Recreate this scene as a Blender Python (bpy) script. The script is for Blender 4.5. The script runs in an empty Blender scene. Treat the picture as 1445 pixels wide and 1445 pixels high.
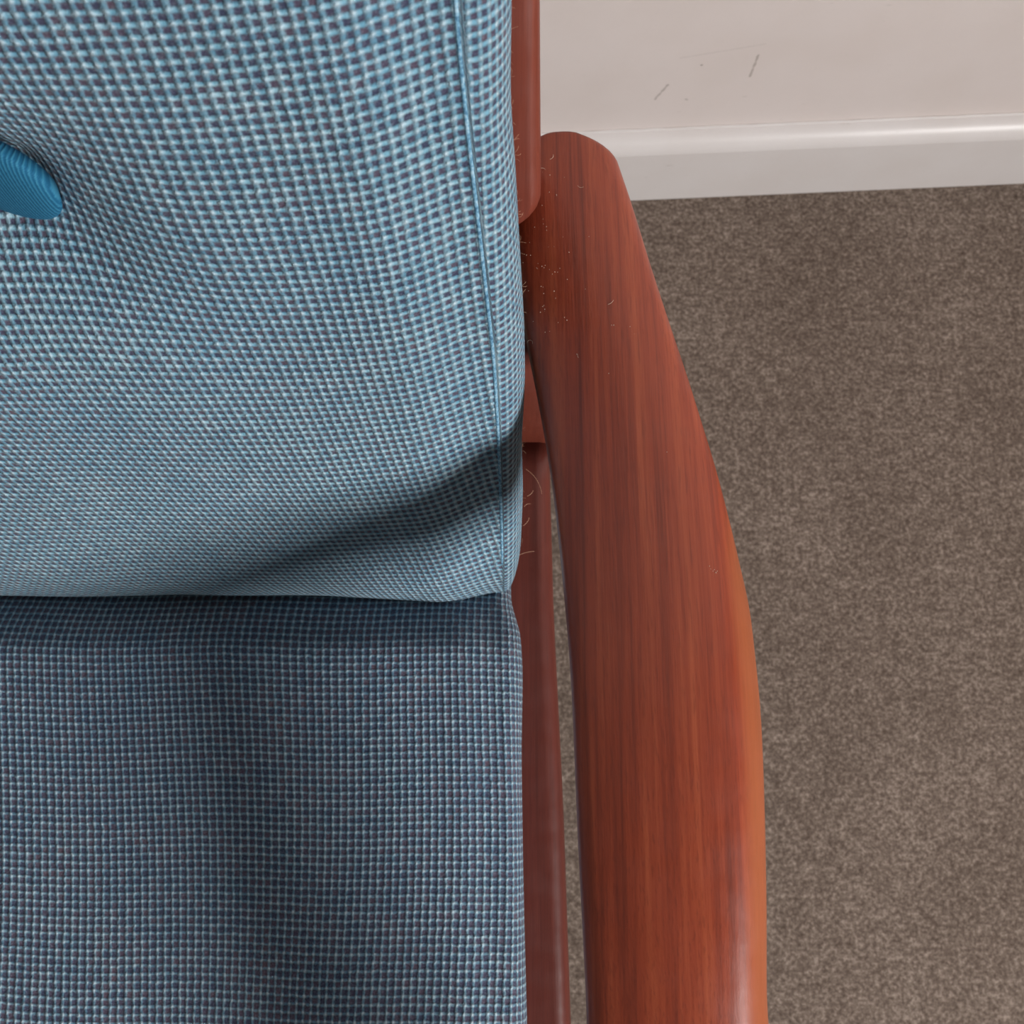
import bpy, bmesh, math, random
from mathutils import Vector, Matrix, noise as mnoise

random.seed(7)
scene = bpy.context.scene
C = scene.collection
R = math.radians

# ------------------------------------------------------------------ camera
H = 0.86                       # camera height above the carpet
TILT = R(12.0)                 # leaning from straight down towards the wall
F = 1448.0                     # focal length in pixels of a 1445 px frame
cam_data = bpy.data.cameras.new('camera')
cam_data.sensor_width = 36.0
cam_data.lens = 36.0 * F / 1445.0
cam_data.clip_start = 0.01
cam_data.dof.use_dof = True
cam_data.dof.focus_distance = 0.39
cam_data.dof.aperture_fstop = 24.0
cam = bpy.data.objects.new('camera', cam_data)
cam.location = (0, 0, H)
cam.rotation_euler = (TILT, 0, 0)
C.objects.link(cam)
scene.camera = cam

# ------------------------------------------------------------------ light
world = bpy.data.worlds.new('world')
scene.world = world
world.use_nodes = True
bg = world.node_tree.nodes['Background']
bg.inputs[0].default_value = (1.0, 0.975, 0.95, 1)
bg.inputs[1].default_value = 0.10
win = bpy.data.lights.new('window_daylight', 'AREA')
win.shape = 'RECTANGLE'
win.size = 1.0                # along Y
win.size_y = 0.6              # height
win.energy = 130
win.color = (1.0, 0.982, 0.968)
wo = bpy.data.objects.new('window_daylight', win)
WIN_C = Vector((1.66, -1.40, 1.40))
wo.location = WIN_C
wo.rotation_euler = Vector((-1, 0, 0)).to_track_quat('-Z', 'Z').to_euler()
C.objects.link(wo)
scene.view_settings.view_transform = 'Standard'
scene.view_settings.look = 'None'
scene.view_settings.exposure = 0.3
scene.view_settings.gamma = 1.0
scene.view_settings.use_curve_mapping = False

# ------------------------------------------------------------------ helpers
ct, st = math.cos(TILT), math.sin(TILT)

def ray(px, py):
    a = (px - 722.5) / F
    v = (722.5 - py) / F
    return Vector((a, st + v * ct, -(ct - v * st)))

def on_height(px, py, z):
    d = ray(px, py)
    return Vector((0, 0, H)) + d * ((z - H) / d.z)

def interp(x, pts):
    if x <= pts[0][0]:
        return pts[0][1]
    for (x0, y0), (x1, y1) in zip(pts, pts[1:]):
        if x <= x1:
            return y0 + (y1 - y0) * (x - x0) / (x1 - x0)
    return pts[-1][1]

def sstep(a, b, x):
    t = min(1, max(0, (x - a) / (b - a)))
    return t * t * (3 - 2 * t)

def srgb(r, g, b):
    def f(c):
        c /= 255.0
        return c / 12.92 if c <= 0.04045 else ((c + 0.055) / 1.055) ** 2.4
    return (f(r), f(g), f(b), 1)

def tag(o, label=None, cat=None, group=None, kind=None):
    if label: o['label'] = label
    if cat: o['category'] = cat
    if group: o['group'] = group
    if kind: o['kind'] = kind
    return o

def mesh_obj(name, verts, faces, mat, parent=None, smooth=True, uvs=None):
    me = bpy.data.meshes.new(name)
    me.from_pydata([tuple(v) for v in verts], [], faces)
    if uvs is not None:
        l = me.uv_layers.new(name='UVMap')
        for lp in me.loops:
            l.data[lp.index].uv = uvs[lp.vertex_index]
    me.materials.append(mat)
    me.update()
    if smooth:
        me.polygons.foreach_set('use_smooth', [True] * len(me.polygons))
    o = bpy.data.objects.new(name, me)
    C.objects.link(o)
    if parent:
        o.parent = parent
    return o

def grid_faces(nu, nv, close_u=False, off=0):
    """vertices stored row by row (nv rows of nu)"""
    fs = []
    for j in range(nv - 1):
        for i in range(nu if close_u else nu - 1):
            a = off + j * nu + i
            b = off + j * nu + (i + 1) % nu
            fs.append((a, b, b + nu, a + nu))
    return fs

def loft(name, rings, mat, parent=None, cap=True):
    n = len(rings[0])
    vs = [p for r in rings for p in r]
    fs = grid_faces(n, len(rings), True)
    if cap:
        fs.append(tuple(range(n - 1, -1, -1)))
        fs.append(tuple(range((len(rings) - 1) * n, len(rings) * n)))
    o = mesh_obj(name, vs, fs, mat, parent)
    bm = bmesh.new(); bm.from_mesh(o.data)
    bmesh.ops.recalc_face_normals(bm, faces=bm.faces)
    bm.to_mesh(o.data); bm.free()
    return o

def rounded_rect(hx, hy, r, seg=5):
    """counter-clockwise 2D outline; r = radius or four radii (+x+y, -x+y, -x-y, +x-y)"""
    if not isinstance(r, (tuple, list)):
        r = (r,) * 4
    pts = []
    for k, (sx, sy) in enumerate(((1, 1), (-1, 1), (-1, -1), (1, -1))):
        cx, cy = sx * (hx - r[k]), sy * (hy - r[k])
        for i in range(seg + 1):
            a = math.pi / 2 * (k + i / seg)
            pts.append((cx + r[k] * math.cos(a), cy + r[k] * math.sin(a)))
    return pts

def bar(name, path, hx, hy, r, mat, parent, side=Vector((1, 0, 0)), round_start=0, round_end=0):
    """rounded-rectangle bar along a list of points; side = direction of the section's x axis"""
    sec = rounded_rect(hx, hy, r)
    rings = []
    pts = [Vector(p) for p in path]
    def ring(p, d, sc):
        s = (side - d * side.dot(d)).normalized()
        n = d.cross(s).normalized()
        return [p + s * (x * sc[0]) + n * (y * sc[1]) for x, y in sec]
    ext = []
    d0 = (pts[1] - pts[0]).normalized(); d1 = (pts[-1] - pts[-2]).normalized()
    if round_start:
        for i in range(5):
            a = math.pi / 2 * i / 5
            off = round_start * (1 - math.sin(a)); ins = round_start * (1 - math.cos(math.pi / 2 - a))
            sh = round_start * (1 - math.sqrt(max(0, 1 - (1 - i / 5) ** 2)))
            rings.append(ring(pts[0] + d0 * (round_start * i / 5), d0, ((hx - sh) / hx, (hy - sh) / hy)))
        pts[0] = pts[0] + d0 * round_start
    if round_end:
        pts[-1] = pts[-1] - d1 * round_end
    for i, p in enumerate(pts):
        d = d0 if i == 0 else d1 if i == len(pts) - 1 else ((pts[i + 1] - p).normalized() + (p - pts[i - 1]).normalized()).normalized()
        rings.append(ring(p, d, (1, 1)))
    if round_end:
        for i in range(1, 6):
            sh = round_end * (1 - math.sqrt(max(0, 1 - (i / 5) ** 2)))
            rings.append(ring(pts[-1] + d1 * (round_end * i / 5), d1, (max(.05, (hx - sh) / hx), max(.05, (hy - sh) / hy))))
    return loft(name, rings, mat, parent)

def tube(name, pts, rad, mat, parent=None, seg=8, uvlen=None):
    rings = []
    n = len(pts)
    uvs = []
    acc = 0
    for i, p in enumerate(pts):
        a = pts[max(0, i - 1)]; b = pts[min(n - 1, i + 1)]
        if i: acc += (pts[i] - pts[i - 1]).length
        d = (b - a).normalized()
        s = d.cross(Vector((0.31, 0.2, 0.93))).normalized()
        t = d.cross(s)
        rr = rad(i / (n - 1)) if callable(rad) else rad
        for k in range(seg):
            an = 2 * math.pi * k / seg
            rings.append(p + s * (rr * math.cos(an)) + t * (rr * math.sin(an)))
            uvs.append((k / seg * 3, acc / PITCH))
    fs = grid_faces(seg, n, True)
    return mesh_obj(name, rings, fs, mat, parent, uvs=uvs if uvlen else None)

# ------------------------------------------------------------------ material helpers
class NT:
    def __init__(s, name):
        s.m = bpy.data.materials.new(name); s.m.use_nodes = True
        s.t = s.m.node_tree; s.n = s.t.nodes
        s.b = s.n['Principled BSDF']
    def node(s, typ, **kw):
        x = s.n.new(typ)
        for k, v in kw.items(): setattr(x, k, v)
        return x
    def link(s, a, b): s.t.links.new(a, b)
    def put(s, sock, val):
        if hasattr(val, 'is_linked') or hasattr(val, 'links'): s.link(val, sock)
        else: sock.default_value = val
    def math(s, op, a, b=None, c=None, clamp=False):
        x = s.node('ShaderNodeMath', operation=op, use_clamp=clamp)
        s.put(x.inputs[0], a)
        if b is not None: s.put(x.inputs[1], b)
        if c is not None: s.put(x.inputs[2], c)
        return x.outputs[0]
    def vmath(s, op, a, b=None, scale=None):
        x = s.node('ShaderNodeVectorMath', operation=op)
        s.put(x.inputs[0], a)
        if b is not None: s.put(x.inputs[1], b)
        if scale is not None: s.put(x.inputs['Scale'], scale)
        return x.outputs['Value'] if op in ('LENGTH', 'DOT_PRODUCT', 'DISTANCE') else x.outputs[0]
    def mapr(s, v, a, b, c=0.0, d=1.0, smooth=True):
        x = s.node('ShaderNodeMapRange', interpolation_type='SMOOTHSTEP' if smooth else 'LINEAR')
        s.put(x.inputs[0], v)
        for i, q in enumerate((a, b, c, d)): s.put(x.inputs[1 + i], q)
        return x.outputs[0]
    def mix(s, f, a, b, mode='MIX'):
        x = s.node('ShaderNodeMix', data_type='RGBA', blend_type=mode)
        s.put(x.inputs[0], f); s.put(x.inputs[6], a); s.put(x.inputs[7], b)
        return x.outputs[2]
    def noise(s, vec, scale, detail=2, rough=0.5, dist=0):
        x = s.node('ShaderNodeTexNoise')
        s.put(x.inputs['Vector'], vec)
        x.inputs['Scale'].default_value = scale; x.inputs['Detail'].default_value = detail
        x.inputs['Roughness'].default_value = rough; x.inputs['Distortion'].default_value = dist
        return x.outputs[0]
    def ramp(s, f, stops):
        x = s.node('ShaderNodeValToRGB')
        s.put(x.inputs[0], f)
        e = x.color_ramp.elements
        while len(e) < len(stops): e.new(0.5)
        for el, (p, c) in zip(e, stops): el.position = p; el.color = c
        return x.outputs[0]
    def sep(s, v):
        x = s.node('ShaderNodeSeparateXYZ'); s.put(x.inputs[0], v); return x.outputs
    def comb(s, a, b, c=0.0):
        x = s.node('ShaderNodeCombineXYZ')
        for i, q in enumerate((a, b, c)): s.put(x.inputs[i], q)
        return x.outputs[0]
    def bump(s, h, strength, dist, normal=None):
        x = s.node('ShaderNodeBump')
        x.inputs['Strength'].default_value = strength; x.inputs['Distance'].default_value = dist
        s.put(x.inputs['Height'], h)
        if normal is not None: s.put(x.inputs['Normal'], normal)
        return x.outputs[0]
    def coords(s, which='Object'):
        return s.node('ShaderNodeTexCoord').outputs[which]
    def done(s, color, rough, normal=None, spec=0.5):
        s.put(s.b.inputs['Base Color'], color); s.put(s.b.inputs['Roughness'], rough)
        s.b.inputs['Specular IOR Level'].default_value = spec
        if normal is not None: s.put(s.b.inputs['Normal'], normal)
        return s.m

PITCH = 0.00324                # one thread of the upholstery

def woven(name, weft, lo, hi, shade=1.0, dip=0.12, warp=1.0):
    """woven wool in thread units: light warp and weft yarns around dark purple-brown gaps"""
    t = NT(name)
    uv = t.node('ShaderNodeUVMap'); uv.uv_map = 'UVMap'
    wob = t.node('ShaderNodeTexNoise'); t.link(uv.outputs[0], wob.inputs['Vector'])
    wob.inputs['Scale'].default_value = 0.9; wob.inputs['Detail'].default_value = 2
    off = t.vmath('SCALE', t.vmath('SUBTRACT', wob.outputs['Color'], (0.5, 0.5, 0.5)), scale=0.34)
    p = t.vmath('ADD', uv.outputs[0], off)
    x, y, _ = t.sep(p)
    cell = t.comb(t.math('FLOOR', x), t.math('FLOOR', y))
    wn = t.node('ShaderNodeTexWhiteNoise', noise_dimensions='2D'); t.link(cell, wn.inputs['Vector'])
    r1 = wn.outputs['Value']; rs = t.sep(wn.outputs['Color'])
    du = t.math('ABSOLUTE', t.math('SUBTRACT', t.math('FRACT', x), 0.5))
    dv = t.math('ABSOLUTE', t.math('SUBTRACT', t.math('FRACT', y), 0.5))
    fib = t.noise(p, 4.0, 3, 0.7)
    j = t.math('MULTIPLY', t.math('SUBTRACT', fib, 0.5), 0.16)
    du = t.math('ADD', du, j); dv = t.math('ADD', dv, j)
    tu = t.math('MULTIPLY', t.math('MULTIPLY', t.mapr(du, lo, hi), warp), t.math('ADD', 1 - dip, t.math('MULTIPLY', t.mapr(dv, 0.1, 0.5), dip)))
    tv = t.math('MULTIPLY', t.mapr(dv, lo, hi), weft)
    L = t.math('SUBTRACT', 1.0, t.math('MULTIPLY', t.math('SUBTRACT', 1.0, tu), t.math('SUBTRACT', 1.0, tv)))
    ru = t.mapr(du, 0.08, 0.5); rv = t.mapr(dv, 0.08, 0.5)
    knot = t.math('MULTIPLY', ru, rv)
    height = t.math('ADD', t.math('ADD', t.math('MULTIPLY', ru, 0.5 * warp), t.math('MULTIPLY', rv, 0.5 * weft)), t.math('MULTIPLY', knot, 0.4))
    height = t.math('ADD', height, t.math('MULTIPLY', fib, 0.2))
    k = shade
    def S(r, g, b):
        c = srgb(r, g, b); return (c[0] * k, c[1] * k, c[2] * k, 1)
    rd = t.math('ADD', t.math('MULTIPLY', r1, 0.5), t.math('MULTIPLY', t.noise(p, 0.08, 2), 0.5))
    dark = t.ramp(rd, [(0.1, S(46, 58, 84)), (0.45, S(62, 62, 86)), (0.75, S(80, 68, 86)), (0.95, S(102, 77, 84))])
    lv = t.math('ADD', t.math('MULTIPLY', t.noise(t.comb(t.math('FLOOR', t.math('ADD', x, 0.5)), t.math('MULTIPLY', y, 0.12)), 3.1, 1), 0.6),
                t.math('MULTIPLY', rs[1], 0.4))
    light = t.ramp(lv, [(0.2, S(90, 145, 171)), (0.5, S(117, 171, 192)), (0.8, S(154, 193, 208))])
    patch = t.noise(p, 0.045, 2)
    light = t.mix(t.mapr(patch, 0.35, 0.7, 0, 0.45), light, S(92, 156, 188))
    light = t.mix(t.math('MULTIPLY', knot, t.math('ADD', 0.36, t.math('MULTIPLY', rs[2], 0.5))), light, S(216, 232, 240))  # pale highlights on the raised yarn crossings, painted into the colour
    col = t.mix(L, dark, light)
    col = t.mix(t.mapr(fib, 0.4, 0.8, 0.0, 0.16), col, S(190, 205, 218))
    nrm = t.bump(height, 1.0, 0.0011)
    t.b.inputs['Sheen Weight'].default_value = 0.15
    t.b.inputs['Sheen Roughness'].default_value = 0.5
    return t.done(col, 0.85, nrm, 0.2)

def teak(name, axis, base, spec=0.5, rough=0.36, band=None, lean=None):
    """straight-grained red-brown wood; axis = grain direction index"""
    t = NT(name)
    co = t.coords('Object')
    X, Y, Z = t.sep(co)
    q = [X, Y, Z]
    if lean:
        q[lean[0]] = t.math('SUBTRACT', q[lean[0]], t.math('MULTIPLY', q[axis], lean[1]))
    # slow drift so the grain is never ruler straight
    drift = t.math('MULTIPLY', t.math('SUBTRACT', t.noise(co, 4.0, 2), 0.5), 0.003)
    comps = []
    for i in range(3):
        comps.append(t.math('MULTIPLY', q[i], 0.014) if i == axis else t.math('ADD', t.math('MULTIPLY', q[i], 0.12) if lean and i == lean[0] else q[i], drift))
    g = t.comb(*comps)
    broad = t.noise(g, 95, 3, 0.55)
    fine = t.noise(g, 520, 3, 0.7)
    pores = t.noise(t.comb(*[t.math('MULTIPLY', q[i], 0.05) if i == axis else q[i] for i in range(3)]), 1300, 2, 0.6)
    c0, c1, c2 = base
    f = t.math('ADD', t.math('MULTIPLY', broad, 0.5), t.math('MULTIPLY', fine, 0.5))
    col = t.ramp(f, [(0.3, c0), (0.5, c1), (0.7, c2)])
    col = t.mix(t.mapr(pores, 0.52, 0.7, 0, 0.35), col, c0)
    if band:
        at = t.node('ShaderNodeAttribute'); at.attribute_name = 'sapwood'
        fz = t.math('ADD', at.outputs['Fac'], t.math('MULTIPLY', t.math('SUBTRACT', broad, 0.5), 0.5))
        col = t.mix(t.mapr(fz, 0.2, 0.75, 0, 0.75), col, band)

    h = t.math('ADD', t.math('MULTIPLY', pores, 0.5), t.math('MULTIPLY', fine, 0.5))
    big = t.noise(co, 60, 2)
    nrm = t.bump(big, 0.12, 0.002, t.bump(h, 0.16, 0.0006))
    rg = t.mapr(t.noise(co, 90, 3), 0.3, 0.7, rough - 0.04, rough + 0.08, False)
    return t.done(col, rg, nrm, spec)

M_BACK = woven('woven_blue_wool_back', 1.0, 0.17, 0.40, dip=0.25, warp=0.9)
M_SEAT = woven('woven_blue_wool_seat', 0.55, 0.23, 0.47, dip=0.45)
ARM_BASE = (srgb(106, 42, 27), srgb(152, 64, 38), srgb(180, 88, 54))
M_ARM = teak('oiled_teak_arm', 1, ARM_BASE, band=srgb(166, 94, 58), rough=0.37, spec=0.6, lean=(2, -0.16))
M_RAIL = teak('dark_teak_rail', 1, (srgb(80, 38, 32), srgb(97, 46, 38), srgb(110, 54, 44)), rough=0.34)
M_STILE = teak('dark_teak_back_frame', 2, (srgb(98, 46, 36), srgb(118, 56, 42), srgb(132, 66, 50)), rough=0.38, lean=(1, 0.445))
M_POST = teak('dark_teak_upright', 2, (srgb(98, 46, 36), srgb(118, 56, 42), srgb(132, 66, 50)), rough=0.38)

def button_cloth():
    t = NT('plain_blue_button_cloth')
    uv = t.node('ShaderNodeUVMap'); uv.uv_map = 'UVMap'
    x, y, _ = t.sep(uv.outputs[0])
    n = t.noise(uv.outputs[0], 1.3, 2)
    a = t.math('SINE', t.math('MULTIPLY', t.math('ADD', x, t.math('MULTIPLY', n, 0.5)), 6.283))
    b = t.math('SINE', t.math('MULTIPLY', y, 12.566))
    h = t.math('ADD', t.math('MULTIPLY', a, 0.35), t.math('MULTIPLY', b, 0.12))
    f = t.math('ADD', t.math('ADD', h, 0.5), t.math('MULTIPLY', t.math('SUBTRACT', n, 0.5), 0.5))
    col = t.ramp(f, [(0.0, srgb(26, 86, 120)), (0.5, srgb(34, 102, 138)), (1.0, srgb(62, 132, 162))])
    return t.done(col, 0.8, t.bump(h, 0.4, 0.0004), 0.2)
M_BUTTON = button_cloth()

def carpet_mat():
    t = NT('brown_grey_twist_carpet')
    co = t.coords('Object')
    a = t.noise(co, 300, 4, 0.7)
    b = t.noise(co, 95, 2, 0.5)
    c = t.noise(co, 9, 3, 0.55)
    f = t.math('ADD', t.math('ADD', t.math('MULTIPLY', a, 0.68), t.math('MULTIPLY', b, 0.20)), t.math('MULTIPLY', c, 0.12))
    col = t.ramp(f, [(0.33, srgb(74, 62, 54)), (0.5, srgb(118, 104, 94)), (0.66, srgb(174, 159, 147))])
    return t.done(col, 0.95, None, 0.1)
M_CARPET = carpet_mat()

def paint(name, col, rough, marks=()):
    t = NT(name)
    co = t.coords('Object')
    n1 = t.noise(co, 14, 3)
    n2 = t.noise(t.vmath('MULTIPLY', co, (60, 60, 220)), 1.0, 3)
    c = t.mix(t.mapr(n1, 0.3, 0.75, 0, 0.10), col, srgb(190, 170, 152))
    c = t.mix(t.mapr(n2, 0.68, 0.8, 0, 0.25), c, srgb(150, 138, 126))
    for (ax, az), (bx, bz), w, dep in marks:           # scuffs: distance to a short stroke
        X, Y, Z = t.sep(co)
        pa = t.comb(t.math('SUBTRACT', X, ax), t.math('SUBTRACT', Z, az))
        ba = Vector((bx - ax, bz - az, 0))
        hh = t.math('DIVIDE', t.vmath('DOT_PRODUCT', pa, tuple(ba)), ba.length_squared, clamp=True)
        d = t.vmath('LENGTH', t.vmath('SUBTRACT', pa, t.vmath('SCALE', tuple(ba), scale=hh)))
        d = t.math('ADD', d, t.math('MULTIPLY', t.math('SUBTRACT', t.noise(co, 300, 2), 0.5), w * 1.6))
        c = t.mix(t.mapr(d, w * 0.3, w, dep, 0), c, srgb(120, 108, 98))
    return t.done(c, rough, t.bump(t.noise(co, 40, 2), 0.05, 0.002), 0.4)

# ------------------------------------------------------------------ the room
# the wall runs a little askew to the chair
A0 = on_height(893, 283, 0.0); A1 = on_height(1445, 259, 0.0)
wd = (A1 - A0); wd.z = 0; wd.normalize()
wn_ = Vector((wd.y, -wd.x, 0))                    # towards the room
ROOM = Matrix(((wd.x, -wn_.x, 0, A0.x), (wd.y, -wn_.y, 0, A0.y), (0, 0, 1, 0), (0, 0, 0, 1)))   # local x along wall, y into the wall
def wall_local(px, py, depth):
    """point of a picture mark on the wall plane in wall coordinates"""
    o = Vector((0, 0, H)); d = ray(px, py)
    p0 = A0 - wn_ * depth
    k = (p0 - o).dot(wn_) / d.dot(wn_)
    q = ROOM.inverted() @ (o + d * k)
    return q
marks = []
for (a, b, w, dep) in (((1070, 78), (1058, 108), 0.0013, 0.45), ((942, 120), (924, 140), 0.0013, 0.45),
                       ((990, 92), (990, 92), 0.0012, 0.6), ((960, 82), (1080, 62), 0.0010, 0.10), ((968, 140), (970, 141), 0.001, 0.4)):
    qa = wall_local(*a, 0.016); qb = wall_local(*b, 0.016)
    marks.append(((qa.x, qa.z), (qb.x + 1e-4, qb.z), w, dep))
M_WALL = paint('cream_wall_paint', srgb(233, 223, 219), 0.55, marks)
M_TRIM = paint('white_gloss_trim_paint', srgb(234, 229, 227), 0.35)

floor = mesh_obj('floor', [(-2.2, -2.4, 0), (1.72, -2.4, 0), (1.72, 0.75, 0), (-2.2, 0.75, 0)], [(0, 1, 2, 3)], M_CARPET, smooth=False)
tag(floor, 'flat brown grey carpeted floor below the armchair', kind='structure')

def box(name, lo, hi, mat, parent=None):
    x0, y0, z0 = lo; x1, y1, z1 = hi
    v = [(x0, y0, z0), (x1, y0, z0), (x1, y1, z0), (x0, y1, z0), (x0, y0, z1), (x1, y0, z1), (x1, y1, z1), (x0, y1, z1)]
    f = [(3, 2, 1, 0), (4, 5, 6, 7), (0, 1, 5, 4), (1, 2, 6, 5), (2, 3, 7, 6), (3, 0, 4, 7)]
    return mesh_obj(name, v, f, mat, parent, smooth=False)

wall = box('wall_back', (-2.2, 0.016, 0), (1.50, 0.12, 2.4), M_WALL)
wall.matrix_world = ROOM
tag(wall, 'cream painted wall with faint scuffs behind the armchair', kind='structure')

# skirting: flat face, rounded and sloping top, swept along the wall
prof = [(0.0159, 0.0), (0, 0.0), (0, 0.0745)]
for i in range(9):
    a = i / 8
    prof.append((0.0150 * (a ** 1.5) , 0.0745 + 0.0145 * math.sin(a * math.pi / 2)))
prof.append((0.0159, 0.0892))
vs = []; 
for x in (-2.2, 1.50):
    vs += [(x, y, z) for y, z in prof]
n = len(prof)
fs = [(i, i + 1, n + i + 1, n + i) for i in range(n - 1)] + [(n - 1, 0, n, 2 * n - 1)]
sk = mesh_obj('baseboard_back', vs, fs, M_TRIM)
bm = bmesh.new(); bm.from_mesh(sk.data); bmesh.ops.recalc_face_normals(bm, faces=bm.faces); bm.to_mesh(sk.data); bm.free()
m = sk.modifiers.new('edges', 'EDGE_SPLIT'); m.split_angle = R(35)
sk.matrix_world = ROOM
tag(sk, 'white gloss skirting board with rounded top along the wall', kind='structure')
# cracked filler bead between skirting and wall
bead = []
for i in range(260):
    x = -0.35 + i * 0.004
    bead.append(Vector((x, 0.0152 + 0.0005 * mnoise.noise(Vector((x * 60, 3, 0))), 0.0895 + 0.0006 * mnoise.noise(Vector((x * 90, 0, 0))))))
M_DIRT = NT('dusty_filler').done(srgb(206, 190, 176), 0.9, None, 0.1)
bd = tube('filler_bead', bead, 0.0011, M_TRIM, sk, 6)

# right-hand wall with the window that lights the room
def wall_with_hole(name, x0, x1, ya, yb, zb, hole, mat):
    y0, y1, z0, z1 = hole
    bm = bmesh.new()
    for lo, hi in (((x0, ya, 0), (x1, y0, zb)), ((x0, y1, 0), (x1, yb, zb)), ((x0, y0, 0), (x1, y1, z0)), ((x0, y0, z1), (x1, y1, zb))):
        mtx = Matrix.Translation([(a + b) / 2 for a, b in zip(lo, hi)]) @ Matrix.Diagonal([b - a for a, b in zip(lo, hi)] + [1])
        bmesh.ops.create_cube(bm, size=1, matrix=mtx)
    me = bpy.data.meshes.new(name); bm.to_mesh(me); bm.free(); me.materials.append(mat)
    o = bpy.data.objects.new(name, me); C.objects.link(o); return o
hole = (WIN_C.y - 0.53, WIN_C.y + 0.53, WIN_C.z - 0.33, WIN_C.z + 0.33)
wr = wall_with_hole('wall_right', 1.60, 1.72, -2.4, 0.75, 2.4, hole, M_WALL)
tag(wr, 'cream painted side wall with window opening', kind='structure')

# ------------------------------------------------------------------ the armchair frame
CX = -0.257                                        # the chair's middle plane
chair = bpy.data.objects.new('armchair', None)
chair.location = (CX, -0.1, 0)
C.objects.link(chair)
tag(chair, 'teak lounge armchair frame with wide paddle arms and dark seat rail', 'armchair')

def adopt(o, parent=chair):
    """parent keeping the world-space coordinates the mesh was written in"""
    o.parent = parent
    o.matrix_parent_inverse = parent.matrix_world.inverted()
    return o
bpy.context.view_layer.update()

def mirrored(o, name=None):
    me = o.data.copy()
    inv = o.matrix_world.copy()
    for v in me.vertices:
        v.co.x = 2 * CX - v.co.x
    me.flip_normals()
    c = bpy.data.objects.new(name or o.name.split('.')[0], me)
    C.objects.link(c)
    return adopt(c)

# --- arm: plan outline read as edges at the height of the arm's top
ARM_Z0, ARM_Y0, ARM_S = 0.541, -0.09, -0.160
def arm_plane(Y): return ARM_Z0 + ARM_S * (Y - ARM_Y0)
def arm_z(Y): return arm_plane(Y) - 0.85 * max(0, 0.05 - max(Y, -0.2)) ** 2 - 0.42 * max(0, -0.2 - Y)
def on_arm(px, py, dz=0.0):
    d = ray(px, py)
    # H + k dz = Z0 + S (k dy - Y0)
    k = (ARM_Z0 + dz - ARM_S * ARM_Y0 - H) / (d.z - ARM_S * d.y)
    return Vector((0, 0, H)) + d * k
left_px = [(191, 722), (260, 722), (330, 724), (400, 731), (478, 745), (540, 758), (610, 771), (680, 782), (760, 791),
           (840, 799), (920, 806), (1000, 811), (1080, 814), (1180, 818), (1280, 823), (1400, 829), (1445, 831)]
right_px = [(191, 861), (228, 874), (285, 894), (370, 921), (445, 946), (530, 975), (610, 1000), (690, 1025), (760, 1047),
            (820, 1064), (860, 1072), (930, 1080), (1000, 1087), (1080, 1091), (1180, 1094), (1300, 1096), (1445, 1096)]
L_e = sorted((on_arm(x, y, -0.010).y, on_arm(x, y, -0.010).x) for y, x in left_px)
R_e = sorted((on_arm(x, y, -0.004).y, on_arm(x, y, -0.004).x) for y, x in right_px)
ymin_vis = -0.09
Ys = []
YB = on_arm(800, 191, -0.004).y
Y = -0.40
while Y < YB - 0.012:
    Ys.append(Y); Y += 0.006
for k in range(11):
    Ys.append(YB - 0.012 * (1 - k / 10) ** 2)
def smooth_interp(x, pts, w=0.010):
    return (interp(x - w, pts) + 2 * interp(x - w / 2, pts) + 2 * interp(x, pts) + 2 * interp(x + w / 2, pts) + interp(x + w, pts)) / 8
def crown_z(s, c):
    d = s - 0.3
    return c * (d * d * (0.85 if d < 0 else 1.6))
rings = []; sap = []
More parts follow.
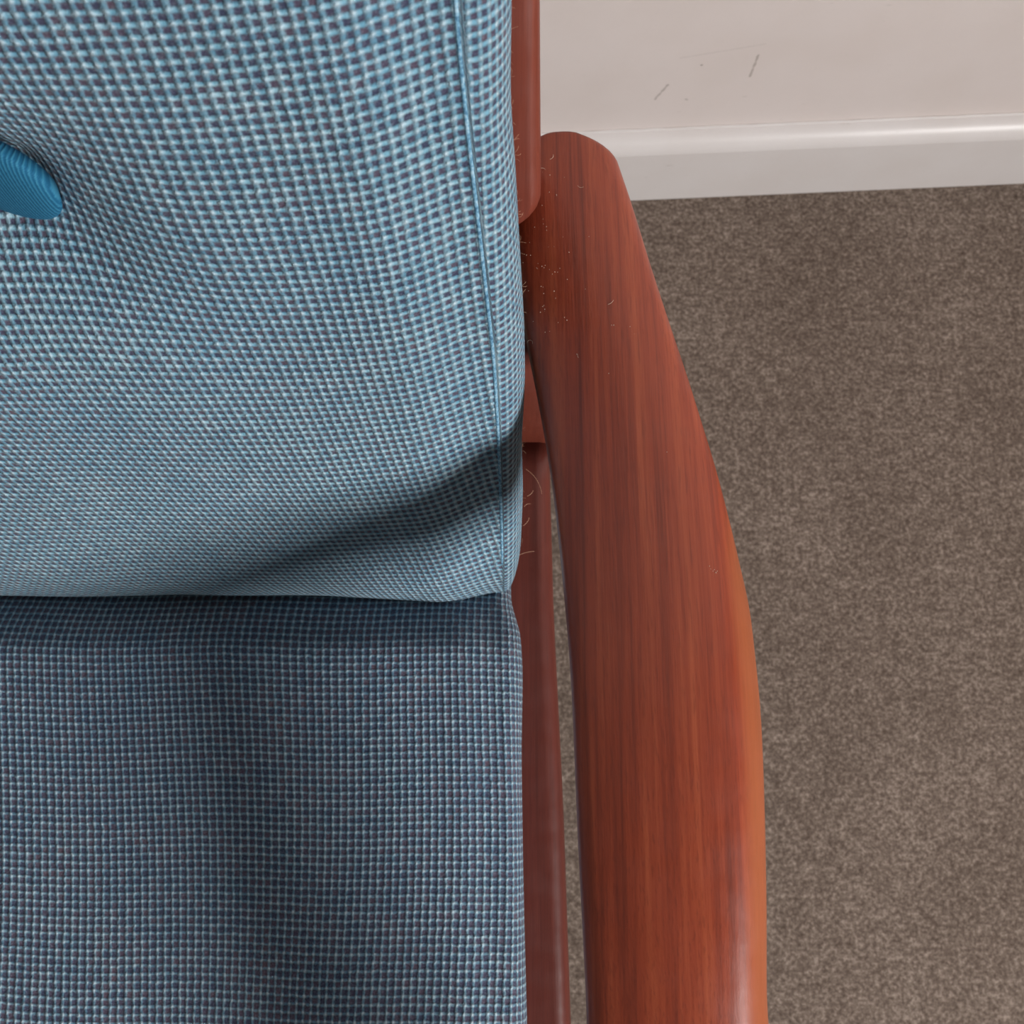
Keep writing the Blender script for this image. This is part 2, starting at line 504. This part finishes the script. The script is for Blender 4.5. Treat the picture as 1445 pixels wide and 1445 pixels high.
for Y in Ys:
    wv = min(0.006, (YB - Y) * 0.4)
    xl, xr = smooth_interp(Y, L_e, wv), smooth_interp(Y, R_e, wv)
    if Y < -0.33:                                   # rounded front end, outside the picture
        k = math.sqrt(max(0.0, 1 - ((-0.33 - Y) / 0.0702) ** 2)) if Y > -0.4 else 0.15
        mid = (xl + xr) / 2; xl = mid + (xl - mid) * max(k, .15); xr = mid + (xr - mid) * max(k, .15)
    ry_, rx_ = 0.0125, 0.019                         # rounded corners of the rear end
    cut = 0.0
    if Y > YB - ry_:
        kk = math.sqrt(max(0, 1 - ((Y - YB + ry_) / ry_) ** 2)); cut = 1 - kk
        xr -= rx_ * cut; xl += rx_ * cut
    sc = (H - arm_z(Y)) / (H - arm_plane(Y)); xl *= sc; xr *= sc
    h = (xr - xl) / 2; xc = (xl + xr) / 2
    z0 = arm_z(Y) - 0.0015 * max(0, cut - 0.6) / 0.4
    fr = sstep(0.10, 0.035, Y)
    crown = min(0.0062, h * 0.24) * (0.55 + 0.45 * sstep(0.26, 0.12, Y))
    rr = min(0.005 + 0.0115 * fr, h * 0.45); rl = min(0.0045, h * 0.45)
    T = 0.031
    pts = []
    # across the top from left to right
    N = 18
    for i in range(N + 1):
        s = -1 + 2 * i / N
        x = xc + s * h
        z = -crown_z(s, crown)
        dl = (x - xl); dr = (xr - x)
        if dl < rl: z -= rl - math.sqrt(max(0, rl * rl - (rl - dl) ** 2))
        if dr < rr: z -= (rr - math.sqrt(max(0, rr * rr - (rr - dr) ** 2)))
        pts.append((x, z))
    # extra points on the round edges
    def edge(side, r, x0):
        out = []
        for i in range(1, 6):
            a = math.pi / 2 * i / 6
            d = r * (1 - math.sin(a))
            x = x0 + side * d * 1.0
            s = (x - xc) / h
            z = -crown_z(s, crown) - (r - math.sqrt(max(0, r * r - (r - d) ** 2)))
            out.append((x, z))
        return out
    inner = [p for p in pts if p[0] - xl > rl * 1.02 and xr - p[0] > rr * 1.02]
    if len(inner) != 0:
        lo_x, hi_x = xl + rl, xr - rr
    else:
        lo_x = hi_x = xc
    top = []
    NI = 16
    for i in range(NI + 1):
        x = lo_x + (hi_x - lo_x) * i / NI
        s = (x - xc) / h
        top.append((x, -crown_z(s, crown)))
    le = []
    for i in range(7):
        a = math.pi / 2 * i / 7
        x = lo_x - rl * math.cos(a); zz = -(rl - rl * math.sin(a))
        s = max(-1, (x - xc) / h)
        le.append((x, zz - crown_z(s, crown)))
    re = []
    for i in range(1, 8):
        a = math.pi / 2 * i / 7
        x = hi_x + rr * math.sin(a); zz = -(rr - rr * math.cos(a))
        s = min(1, (x - xc) / h)
        re.append((x, zz - crown_z(s, crown)))
    rb = min(0.009, h * 0.5)
    bot = []
    for i in range(5):
        a = math.pi / 2 * i / 4
        bot.append((xr - rb + rb * math.cos(a), -T + rb - rb * math.sin(a)))
    for i in range(5):
        a = math.pi / 2 * i / 4
        bot.append((xl + rb - rb * math.sin(a), -T + rb - rb * math.cos(a)))
    sec = le + top + re + bot
    rings.append([Vector((x, Y, z0 + z)) for x, z in sec])
    for x, z in sec:
        sap.append(max(0, min(1, 1 - (xr - x) / 0.016)) * fr)
arm = loft('armrest', rings, M_ARM)
at = arm.data.attributes.new('sapwood', 'FLOAT', 'POINT')
at.data.foreach_set('value', sap)
adopt(arm); arm['label'] = 'wide reddish teak armrest with rounded outer edge'
arm2 = mirrored(arm, 'armrest')

# --- seat side rail with a rounded upper outer edge
RAIL_Z = 0.33
right_rail = [(625, 776), (700, 777), (800, 780), (850, 781), (950, 786), (1050, 791), (1150, 796), (1300, 801), (1445, 806)]
rr_e = sorted((on_height(x, y, RAIL_Z - 0.006).y, on_height(x, y, RAIL_Z - 0.006).x) for y, x in right_rail)
YR = on_height(757, 624, RAIL_Z).y
rings = []
slope = (rr_e[0][1] - rr_e[3][1]) / (rr_e[0][0] - rr_e[3][0])
for Y in [-0.36 + i * (YR + 0.36) / 24 for i in range(25)]:
    xr = smooth_interp(Y, rr_e) if Y > rr_e[0][0] + 0.005 else rr_e[0][1] + slope * (Y - rr_e[0][0])
    xl = -0.014
    hx = (xr - xl) / 2
    r_ = 0.0085
    rings.append([Vector(((xr + xl) / 2 + x, Y, RAIL_Z - 0.03 + z)) for x, z in rounded_rect(hx, 0.03, (min(r_, hx * .9), 0.0015, 0.003, min(r_, hx * .9)))])
rail = loft('seat_rail', rings, M_RAIL); adopt(rail)
mirrored(rail, 'seat_rail')

# --- rear leg: upright front face under the arm, splayed back towards the floor
def leg_rear():
    foot = on_height(783, 690, 0.0)
    lx, rx = 0.0045, 0.0270
    pts = [(0.0150, foot.y + 0.012, 0.0), (0.0155, YR + 0.028 + 0.004, 0.20), (0.0157, YR + 0.021, 0.30), (0.0157, YR + 0.0185, RAIL_Z), (0.0135, YR + 0.020, 0.40), (0.0115, YR + 0.022, arm_z(YR + .02) - 0.0305)]
    sec_h = [0.011, 0.014, 0.0175, 0.0185, 0.0185, 0.0185]
    rings = []
    for (x, y, z), hy in zip(pts, sec_h):
        rings.append([Vector((x + a, y + b, z)) for a, b in rounded_rect(0.0115, hy, 0.0018, 3)])
    return loft('rear_leg', rings, M_POST)
rl = leg_rear(); adopt(rl)
mirrored(rl, 'rear_leg')
fl = bar('front_leg', [(0.040, -0.345, 0.0), (0.036, -0.335, 0.2), (0.034, -0.33, arm_z(-0.33) - 0.0305)], 0.014, 0.018, 0.006, M_POST, None)
adopt(fl); mirrored(fl, 'front_leg')
fr_ = bar('front_rail', [(2 * CX - 0.02, -0.372, 0.285), (0.02, -0.372, 0.285)], 0.011, 0.03, 0.004, M_RAIL, None, side=Vector((0, 1, 0)))
adopt(fr_)
rr_ = bar('rear_rail', [(2 * CX - 0.004, YR + 0.02, 0.295), (0.004, YR + 0.02, 0.295)], 0.011, 0.03, 0.004, M_RAIL, None, side=Vector((0, 1, 0)))
adopt(rr_)
# webbing straps that carry the seat cushion
M_WEB = NT('black_rubber_webbing').done(srgb(40, 36, 34), 0.8)
for i in range(7):
    y = -0.33 + i * 0.068
    b = bar('webbing_strap', [(2 * CX + 0.0145, y, 0.328), (-0.0145, y, 0.328)], 0.024, 0.0015, 0.0007, M_WEB, None, side=Vector((0, 1, 0)))
    adopt(b)

# --- back frame stile: leans back, its round lower end stands on the arm
BACK = R(24.0)
Wv = Vector((0, math.sin(BACK), math.cos(BACK)))
Nv = Vector((0, -math.cos(BACK), math.sin(BACK)))
e0 = on_arm(764, 322, 0.003)
def stile():
    hx, hy = 0.0125, 0.017
    dirv = (Wv + Vector((-0.028, 0, 0))).normalized()
    base = Vector((e0.x - hx, e0.y, e0.z)) - Nv * hy
    # outline in the frontal plane: rounded lower outer corner; depth rounding by section
    pts = []
    rings = []
    Lh = 0.52
    ts = [0, 0.0008, 0.002, 0.004, 0.007, 0.011, 0.016, 0.03] + [0.06 + i * 0.046 for i in range(11)]
    rc = 0.013
    for s in ts:
        cut = 0
        if s < rc: cut = rc - math.sqrt(max(0, rc * rc - (rc - s) ** 2))
        sec = rounded_rect(hx, hy, (0.0055, 0.0045, 0.0035, 0.0045), 5)
        ring = []
        for a, b in sec:
            k = (a + hx) / (2 * hx)
            a2 = a - cut * k
            ring.append(base + dirv * (s - 0.004 * (1 - k) ) + Vector((a2, 0, 0)) + Nv * b)
        rings.append(ring)
    return loft('back_stile', rings, M_STILE)
bs = stile(); adopt(bs)
bs2 = mirrored(bs, 'back_stile')
for i in range(5):
    s = 0.07 + i * 0.095
    p = e0 - Nv * 0.022 + Wv * s
    sl = bar('back_slat', [(2 * CX - 0.006, p.y, p.z), (-0.006, p.y, p.z)], 0.018, 0.006, 0.003, M_POST, None, side=Wv)
    adopt(sl)

# ------------------------------------------------------------------ back cushion
O0 = Vector((0, 0.0570, 0.397))                    # where its face meets the seat
LREC = R(24.4)
W = Vector((0, math.sin(LREC), math.cos(LREC)))
NN = Vector((0, -math.cos(LREC), math.sin(LREC)))
def cush_w(px, py, n=0.0):
    """coordinates (x, w) on the cushion's face of a picture point"""
    d = ray(px, py); o = Vector((0, 0, H))
    k = ((O0 + NN * n) - o).dot(NN) / d.dot(NN)
    p = o + d * k
    return p.x, (p - O0).dot(W)
seam_px = [(848, 709), (760, 708), (640, 705), (500, 697), (400, 686), (250, 668), (150, 656), (0, 642)]
edge_px = [(848, 720), (800, 729), (760, 735), (690, 738), (610, 736), (530, 741), (450, 740), (330, 733), (220, 727), (130, 720), (0, 722)]
SEAM = sorted((cush_w(x, y, -0.008)[1], cush_w(x, y, -0.008)[0]) for y, x in seam_px)
EDGE = sorted((cush_w(x, y, -0.030)[1], cush_w(x, y, -0.030)[0]) for y, x in edge_px)
bx_, bw_ = cush_w(0, 243, -0.016)
BTN = [(bx_, bw_), (2 * CX - bx_, bw_), (bx_, bw_ + 0.19), (2 * CX - bx_, bw_ + 0.19)]
CH = 0.56                                          # cushion height along W
THK = 0.084
def face_n(x, w):
    n = 0.004 * math.sin(min(1, max(0, w / 0.30)) * math.pi)
    for (cx, cw) in BTN:
        dx, dw = x - cx, w - cw
        r = math.hypot(dx, dw)
        n -= 0.017 * math.exp(-(r / 0.038) ** 2) + 0.008 * math.exp(-(r / 0.013) ** 2)
        # pull creases running out of the tuft
        for ang, dep, ln in ((R(-38), 0.0035, 0.07), (R(150), 0.002, 0.05), (R(28), 0.0018, 0.06), (R(-140), 0.003, 0.06)):
            al = dx * math.cos(ang) + dw * math.sin(ang); ac = -dx * math.sin(ang) + dw * math.cos(ang)
            if al > 0:
                n -= dep * math.exp(-(ac / (0.008 + al * 0.25)) ** 2) * math.exp(-(al / ln) ** 2)
    n += 0.0012 * mnoise.noise(Vector((x * 22, w * 22, 1.7)))
    return n
RB = 0.028                                         # roll of the lower edge
def bottom_roll(w):
    if w >= RB: return 0.0
    k = min(1.0, (RB - w) / (RB + 0.024))
    return -RB * (1 - math.sqrt(max(0, 1 - k * k)))
def top_roll(w):
    if w <= CH - RB: return 0.0
    k = min(1.0, (w - CH + RB) / RB)
    return -RB * (1 - math.sqrt(max(0, 1 - k * k)))

ws = []
w = -0.024
while w < 0.03: ws.append(w); w += 0.0022
while w < 0.31: ws.append(w); w += 0.0045
while w < CH - RB: ws.append(w); w += 0.012
for i in range(9): ws.append(CH - RB * (1 - i / 8) ** 1.6)
NS = 84
verts = []; uvs = []
_lean = []
_a = 0.0
for _i in range(140):
    _lean.append((_i * 0.005 - 0.03, _a)); _a += 0.005 * (0.15 + 0.30 * (1 - sstep(0.03, 0.2, _i * 0.005 - 0.03)))
_mid = interp(0.12, _lean)
def lean(w): return interp(w, _lean) - _mid
def fab(x, w, extra=0.0):
    """thread coordinates: the cloth is pulled askew towards the tufts"""
    # rows climb to the right in the middle of the face, columns lean
    sx = max(x, 2 * CX - x)                        # same on both halves
    sgn = 1 if x >= CX else -1
    q = max(0.0, sx + 0.10)
    s = 0.5 * 0.24 * q * q / 0.10
    s *= 0.35 + 0.65 * sstep(0.0, 0.09, w)
    u = x + lean(w) * (1 - 0.6 * sstep(-0.2, 0.0, sx)) * 1.0
    v = w - s
    for (cx, cw) in BTN:
        dx, dw = x - cx, w - cw
        r2 = dx * dx + dw * dw
        g = 0.55 * math.exp(-r2 / 0.05 ** 2)
        u += dx * g * 0.35; v += dw * g * 0.35
    return u / PITCH, v / PITCH
seam_idx = None
for w in ws:
    rb = bottom_roll(w) + top_roll(w)
    xs = smooth_interp(w, SEAM, 0.012); xe = smooth_interp(w, EDGE, 0.008)
    rise = max(0.0, xe - xs)
    half = []
    # front panel from the middle plane to the seam
    for i in range(NS + 1):
        a = i / NS
        x = CX + (xs - CX) * a
        drop = -0.0085 * sstep(xs - 0.035, xs, x) ** 1.3
        half.append((x, face_n(x, w) + drop + rb, None))
    n_s = half[-1][1]
    uu, vv = fab(xs, w)
    acc = 0
    px, pn = xs, n_s
    # side panel: rounds over to the widest point and back
    side = []
    for i in range(1, 13):
        a = math.pi / 2 * i / 12
        x = xs + rise * math.sin(a); nn = n_s - 0.022 * (1 - math.cos(a))
        acc += math.hypot(x - px, nn - pn); px, pn = x, nn
        side.append((x, nn, acc))
    for i in range(1, 9):
        nn = n_s - 0.022 - (THK - 0.03 + min(0, 0) + n_s * 0 - 0.022) * i / 8
        x = xe - 0.004 * math.sin(math.pi / 2 * (i / 8)) - (0.010 * max(0, i / 8 - 0.7) / 0.3)
        acc += math.hypot(x - px, nn - pn); px, pn = x, nn
        side.append((x, nn, acc))
    full = half + side
    # mirrored left half
    row = []
    for (x, nn, ac) in reversed(full[1:]):
        row.append((2 * CX - x, nn, ac, xs))
    for (x, nn, ac) in full:
        row.append((x, nn, ac, xs))
    for (x, nn, ac, xs_) in row:
        lift = 0.45 * max(0, -nn - 0.03) * max(0, 1 - (w + 0.024) / 0.08)   # level underside
        p = O0 + Vector((x, 0, 0)) + W * (w + lift - 0.011 * sstep(0.09, 0.0, abs(abs(x - CX) - (xs_ - CX)) if ac is None else 0.0) * max(0, 1 - (w + 0.024) / 0.07)) + NN * nn
        verts.append(p)
        if ac is None:
            uvs.append(fab(x, w))
        else:
            sg = 1 if x > CX else -1
            u0 = xs_ / PITCH
            uvs.append((sg * (u0 + ac / PITCH) + 0.37, w / PITCH * 1.02))
nrow = len(row)
faces = grid_faces(nrow, len(ws))
# close the cushion: back panel, bottom and top strips
b0 = 0; t0 = (len(ws) - 1) * nrow
faces.append(tuple(range(nrow - 1, -1, -1)))
faces.append(tuple(range(t0, t0 + nrow)))
for j in range(len(ws) - 1):
    faces.append((j * nrow, (j + 1) * nrow, (j + 1) * nrow + nrow - 1, j * nrow + nrow - 1))
back = mesh_obj('back_cushion', verts, faces, M_BACK, uvs=uvs)
tag(back, 'light blue woven back cushion with sunken covered buttons, leaning upright', 'cushion')

def seam_cloth():
    t = NT('blue_seam_fold')
    n = t.noise(t.coords('Object'), 700, 3, 0.6)
    return t.done(t.ramp(n, [(0.35, srgb(72, 112, 142)), (0.5, srgb(112, 162, 190)), (0.68, srgb(170, 202, 218))]), 0.85, t.bump(n, 0.6, 0.0005), 0.2)
M_SEAM = seam_cloth()
# sewn seam between face and side panel
sp = []
for w in ws:
    if w < 0.0 or w > 0.52: continue
    xs = smooth_interp(w, SEAM, 0.012)
    nn = face_n(xs, w) - 0.0085 + bottom_roll(w) + top_roll(w)
    sp.append(O0 + Vector((xs, 0, 0)) + W * w + NN * (nn - 0.00025))
seam = tube('seam', sp, 0.0007, M_SEAM, back, 8, uvlen=True)
seam2 = tube('seam', [Vector((2 * CX - p.x, p.y, p.z)) for p in sp], 0.0007, M_SEAM, back, 8, uvlen=True)

# covered buttons: low domes, tipped with the pull of the tuft
def button(cx, cw, first):
    Rb = 0.0188; hb = 0.0042
    vs = []; uv = []
    rings_ = 12; seg = 40
    vs.append((0, 0, hb)); uv.append((0, 0))
    for i in range(1, rings_ + 1):
        a = math.pi / 2 * i / rings_
        r = Rb * math.sin(a) ** 0.85; z = hb * math.cos(a) ** 0.8 if i < rings_ else 0
        for k in range(seg):
            an = 2 * math.pi * k / seg
            vs.append((r * math.cos(an), r * math.sin(an), z)); uv.append((r * math.cos(an) / 0.0011, r * math.sin(an) / 0.0011))
    for k in range(seg):
        an = 2 * math.pi * k / seg
        vs.append((Rb * .86 * math.cos(an), Rb * .86 * math.sin(an), -0.004)); uv.append((Rb / 0.0011 * math.cos(an), Rb / 0.0011 * math.sin(an)))
    fs = [(0, 1 + k, 1 + (k + 1) % seg) for k in range(seg)]
    for i in range(rings_):
        for k in range(seg):
            a = 1 + i * seg + k; b = 1 + i * seg + (k + 1) % seg
            fs.append((a, a + seg, b + seg, b))
    fs.append(tuple(1 + rings_ * seg + k for k in range(seg - 1, -1, -1)))
    o = mesh_obj('button', vs, fs, M_BUTTON, back, uvs=uv)
    base = O0 + Vector((cx, 0, 0)) + W * cw + NN * (face_n(cx, cw) + 0.009)
    z = (NN * math.cos(R(20)) - W * math.sin(R(20)) + Vector((-0.28, 0, 0))).normalized()
    x = Vector((1, 0, 0)); x = (x - z * x.dot(z)).normalized(); y = z.cross(x)
    mt = Matrix((x, y, z)).transposed().to_4x4(); mt.translation = base
    o.matrix_world = mt
    return o
for i, (cx, cw) in enumerate(BTN):
    b = button(cx, cw, i == 0)
    b['label'] = 'plain bright blue covered button'

# ------------------------------------------------------------------ seat cushion
SZ = 0.402
s_edge_px = [(850, 721), (880, 734), (950, 738), (1060, 736), (1200, 738), (1300, 740), (1445, 744)]
S_E = sorted((on_height(x, y, SZ - 0.018).y, on_height(x, y, SZ - 0.018).x) for y, x in s_edge_px)
Y_BACK = 0.079; Y_FRONT = -0.40
ys = []
y = Y_FRONT
while y < 0.03: ys.append(y); y += 0.006
while y < Y_BACK: ys.append(y); y += 0.003
verts = []; uvs = []
def seat_z(x, y):
    k = (x - CX) / 0.26
    z = SZ + 0.002 - 0.004 * k * k
    z += 0.0006 * mnoise.noise(Vector((x * 20, y * 20, 4.2)))
    # falls away where it runs in under the back cushion, and over the front edge
    q = max(0, (y - 0.034) / 0.09); z -= 0.105 * q ** 1.3
    q = max(0, (Y_FRONT + 0.05 - y) / 0.05); z -= 0.05 * (1 - math.sqrt(max(0, 1 - q * q)))
    return z
for y in ys:
    xe = smooth_interp(y, S_E, 0.008) if y > S_E[0][0] else S_E[0][1]
    half = []
    xs = xe - 0.0085
    for i in range(61):
        x = CX + (xs - CX) * i / 60
        z = seat_z(x, y) - 0.0040 * sstep(xs - 0.02, xs, x)
        half.append((x, z, x))
    z_s = half[-1][1]; acc = 0; px, pz = xs, z_s
    for i in range(1, 11):
        a = math.pi / 2 * i / 10
        x = xs + (xe - xs) * math.sin(a); z = z_s - 0.016 * (1 - math.cos(a))
        acc += math.hypot(x - px, z - pz); px, pz = x, z
        half.append((x, z, xs + acc))
    zb = RAIL_Z + 0.0006
    zt = pz
    for i in range(1, 8):
        z = zt + (zb - zt) * i / 7
        x = xe - 0.003 * i / 7 - 0.004 * max(0, i - 5) / 2
        acc += math.hypot(x - px, z - pz); px, pz = x, z
        half.append((x, z, xs + acc))
    row = [(2 * CX - x, z, 2 * CX - u) for x, z, u in reversed(half[1:])] + half
    for x, z, u in row:
        verts.append((x, y, z))
        k = 0.10 * sstep(-0.05, -0.16, u) 
        uvs.append(((u + k * (y + 0.05) + 0.0012 * math.sin(y * 30)) / PITCH, (y + 0.05 * (u + 0.1) * sstep(0.0, -0.2, y) + 0.0006 * math.sin(u * 60)) / PITCH))
nrow = len(row)
faces = grid_faces(nrow, len(ys))
faces = [tuple(reversed(f)) for f in faces]
for j in range(len(ys) - 1):
    faces.append((j * nrow + nrow - 1, (j + 1) * nrow + nrow - 1, (j + 1) * nrow, j * nrow))
faces.append(tuple(range(nrow - 1, -1, -1)))
t0 = (len(ys) - 1) * nrow
faces.append(tuple(range(t0, t0 + nrow)))
seat = mesh_obj('seat_cushion', verts, faces, M_SEAT, uvs=uvs)
bm = bmesh.new(); bm.from_mesh(seat.data); bmesh.ops.recalc_face_normals(bm, faces=bm.faces); bm.to_mesh(seat.data); bm.free()
bm = bmesh.new(); bm.from_mesh(back.data); bmesh.ops.recalc_face_normals(bm, faces=bm.faces); bm.to_mesh(back.data); bm.free()
tag(seat, 'darker blue woven seat cushion lying flat below the back cushion', 'cushion')

# ------------------------------------------------------------------ small traces: lint, stray hairs, window frame
M_LINT = NT('pale_lint').done(srgb(225, 205, 185), 0.9, None, 0.2)
M_HAIR = NT('fine_blond_hair').done(srgb(214, 170, 140), 0.5, None, 0.4)
def strand(bm, pts, r):
    prev = None
    for i, p in enumerate(pts):
        d = (pts[min(i + 1, len(pts) - 1)] - pts[max(i - 1, 0)]).normalized()
        a = d.cross(Vector((0.2, 0.3, 0.93))).normalized(); b = d.cross(a)
        ring = [bm.verts.new(p + a * (r * math.cos(k * 2.0944)) + b * (r * math.sin(k * 2.0944))) for k in range(3)]
        if prev:
            for k in range(3):
                bm.faces.new((prev[k], prev[(k + 1) % 3], ring[(k + 1) % 3], ring[k]))
        prev = ring
def curl(bm, p, ang, length, bend, r, lift=0.0):
    pts = []; a = ang; q = Vector(p)
    n = 12
    for i in range(n):
        pts.append(q.copy()); a += bend / n
        q = q + Vector((math.cos(a), math.sin(a), lift)) * (length / n)
    strand(bm, pts, r)
def finish(bm, name, mat, parent):
    me = bpy.data.meshes.new(name); bm.to_mesh(me); bm.free(); me.materials.append(mat)
    o = bpy.data.objects.new(name, me); C.objects.link(o)
    o['kind'] = 'stuff'
    return o
# the arm's top surface, for laying specks on it
def arm_hit(px, py):
    dg = bpy.context.evaluated_depsgraph_get()
    o = Vector((0, 0, H)); d = ray(px, py).normalized()
    ok, loc, nor, idx = arm.ray_cast(o, d)
    return (loc, nor) if ok else (None, None)
bpy.context.view_layer.update()
bm = bmesh.new()
specks = [(895, 471), (866, 459), (826, 408), (782, 411), (800, 452), (784, 421), (863, 459), (941, 638), (859, 527), (743, 360), (831, 334), (771, 320), (783, 384), (814, 500), (889, 461), (1001, 799), (1003, 803), (1006, 806), (1010, 808), (1012, 806), (1008, 804), (1011, 809)]
random.seed(3)
for i in range(46): specks.append((random.gauss(770, 16), random.uniform(240, 470)))
for px, py in specks:
    loc, nor = arm_hit(px, py)
    if loc is None: continue
    s_ = random.uniform(0.00008, 0.0002)
    bmesh.ops.create_icosphere(bm, subdivisions=1, radius=s_, matrix=Matrix.Translation(loc + nor * s_ * 0.6))
for px, py, a, l, b in ((770, 240, 2.0, 0.004, 2.5), (815, 262, 5.0, 0.003, 2), (757, 378, 5.4, 0.003, 0.4), (752, 485, 1.0, 0.004, 4), (815, 500, 4.6, 0.003, 1.2), (858, 430, 0.2, 0.003, 1), (776, 225, 0, 0.003, 2)):
    loc, nor = arm_hit(px, py)
    if loc is not None: curl(bm, loc + nor * 0.0002, a, l, b, 0.00005)
lint = adopt(finish(bm, 'lint_specks', M_LINT, chair)); lint['label'] = 'tiny pale lint specks on the rear of the armrest'
bm = bmesh.new()
for px, py, a, l, b in ((742, 662, -0.5, 0.017, -1.0), (738, 742, 0.5, 0.006, 0.9), (737, 760, -1.4, 0.010, -1.6), (730, 785, 0.6, 0.010, -0.6), (740, 715, 1.2, 0.004, -1.5), (744, 700, 0.3, 0.005, 1.0)):
    p = on_height(px, py, 0.352)
    curl(bm, p, a, l, b, 0.00007, -0.1)
random.seed(11)
for i in range(70):                                # fuzz standing off the cushion's side
    w_ = random.uniform(0.0, 0.33)
    xe = smooth_interp(w_, EDGE, 0.008)
    nn = face_n(xe, w_) - 0.030 - random.uniform(0.0, 0.02)
    p = O0 + Vector((xe - 0.0003, 0, 0)) + W * w_ + NN * nn
    curl(bm, p, random.uniform(-1.1, 1.1), random.uniform(0.001, 0.003), random.uniform(-2, 2), 0.00003, random.uniform(-0.6, 0.6))
hairs = finish(bm, 'stray_hairs', M_HAIR, back); hairs.parent = back
hairs['label'] = 'fine pale hairs clinging to the cushion side'

y0, y1, z0, z1 = hole
wf = box('window_1', (1.64, y0, z0), (1.70, y0 + 0.03, z1), M_TRIM)
tag(wf, 'white window frame in the side wall', kind='structure')
box('frame_bar', (1.64, y1 - 0.03, z0), (1.70, y1, z1), M_TRIM, wf)
box('frame_bar', (1.64, y0 + 0.03, z0), (1.70, y1 - 0.03, z0 + 0.03), M_TRIM, wf)
box('frame_bar', (1.64, y0 + 0.03, z1 - 0.03), (1.70, y1 - 0.03, z1), M_TRIM, wf)
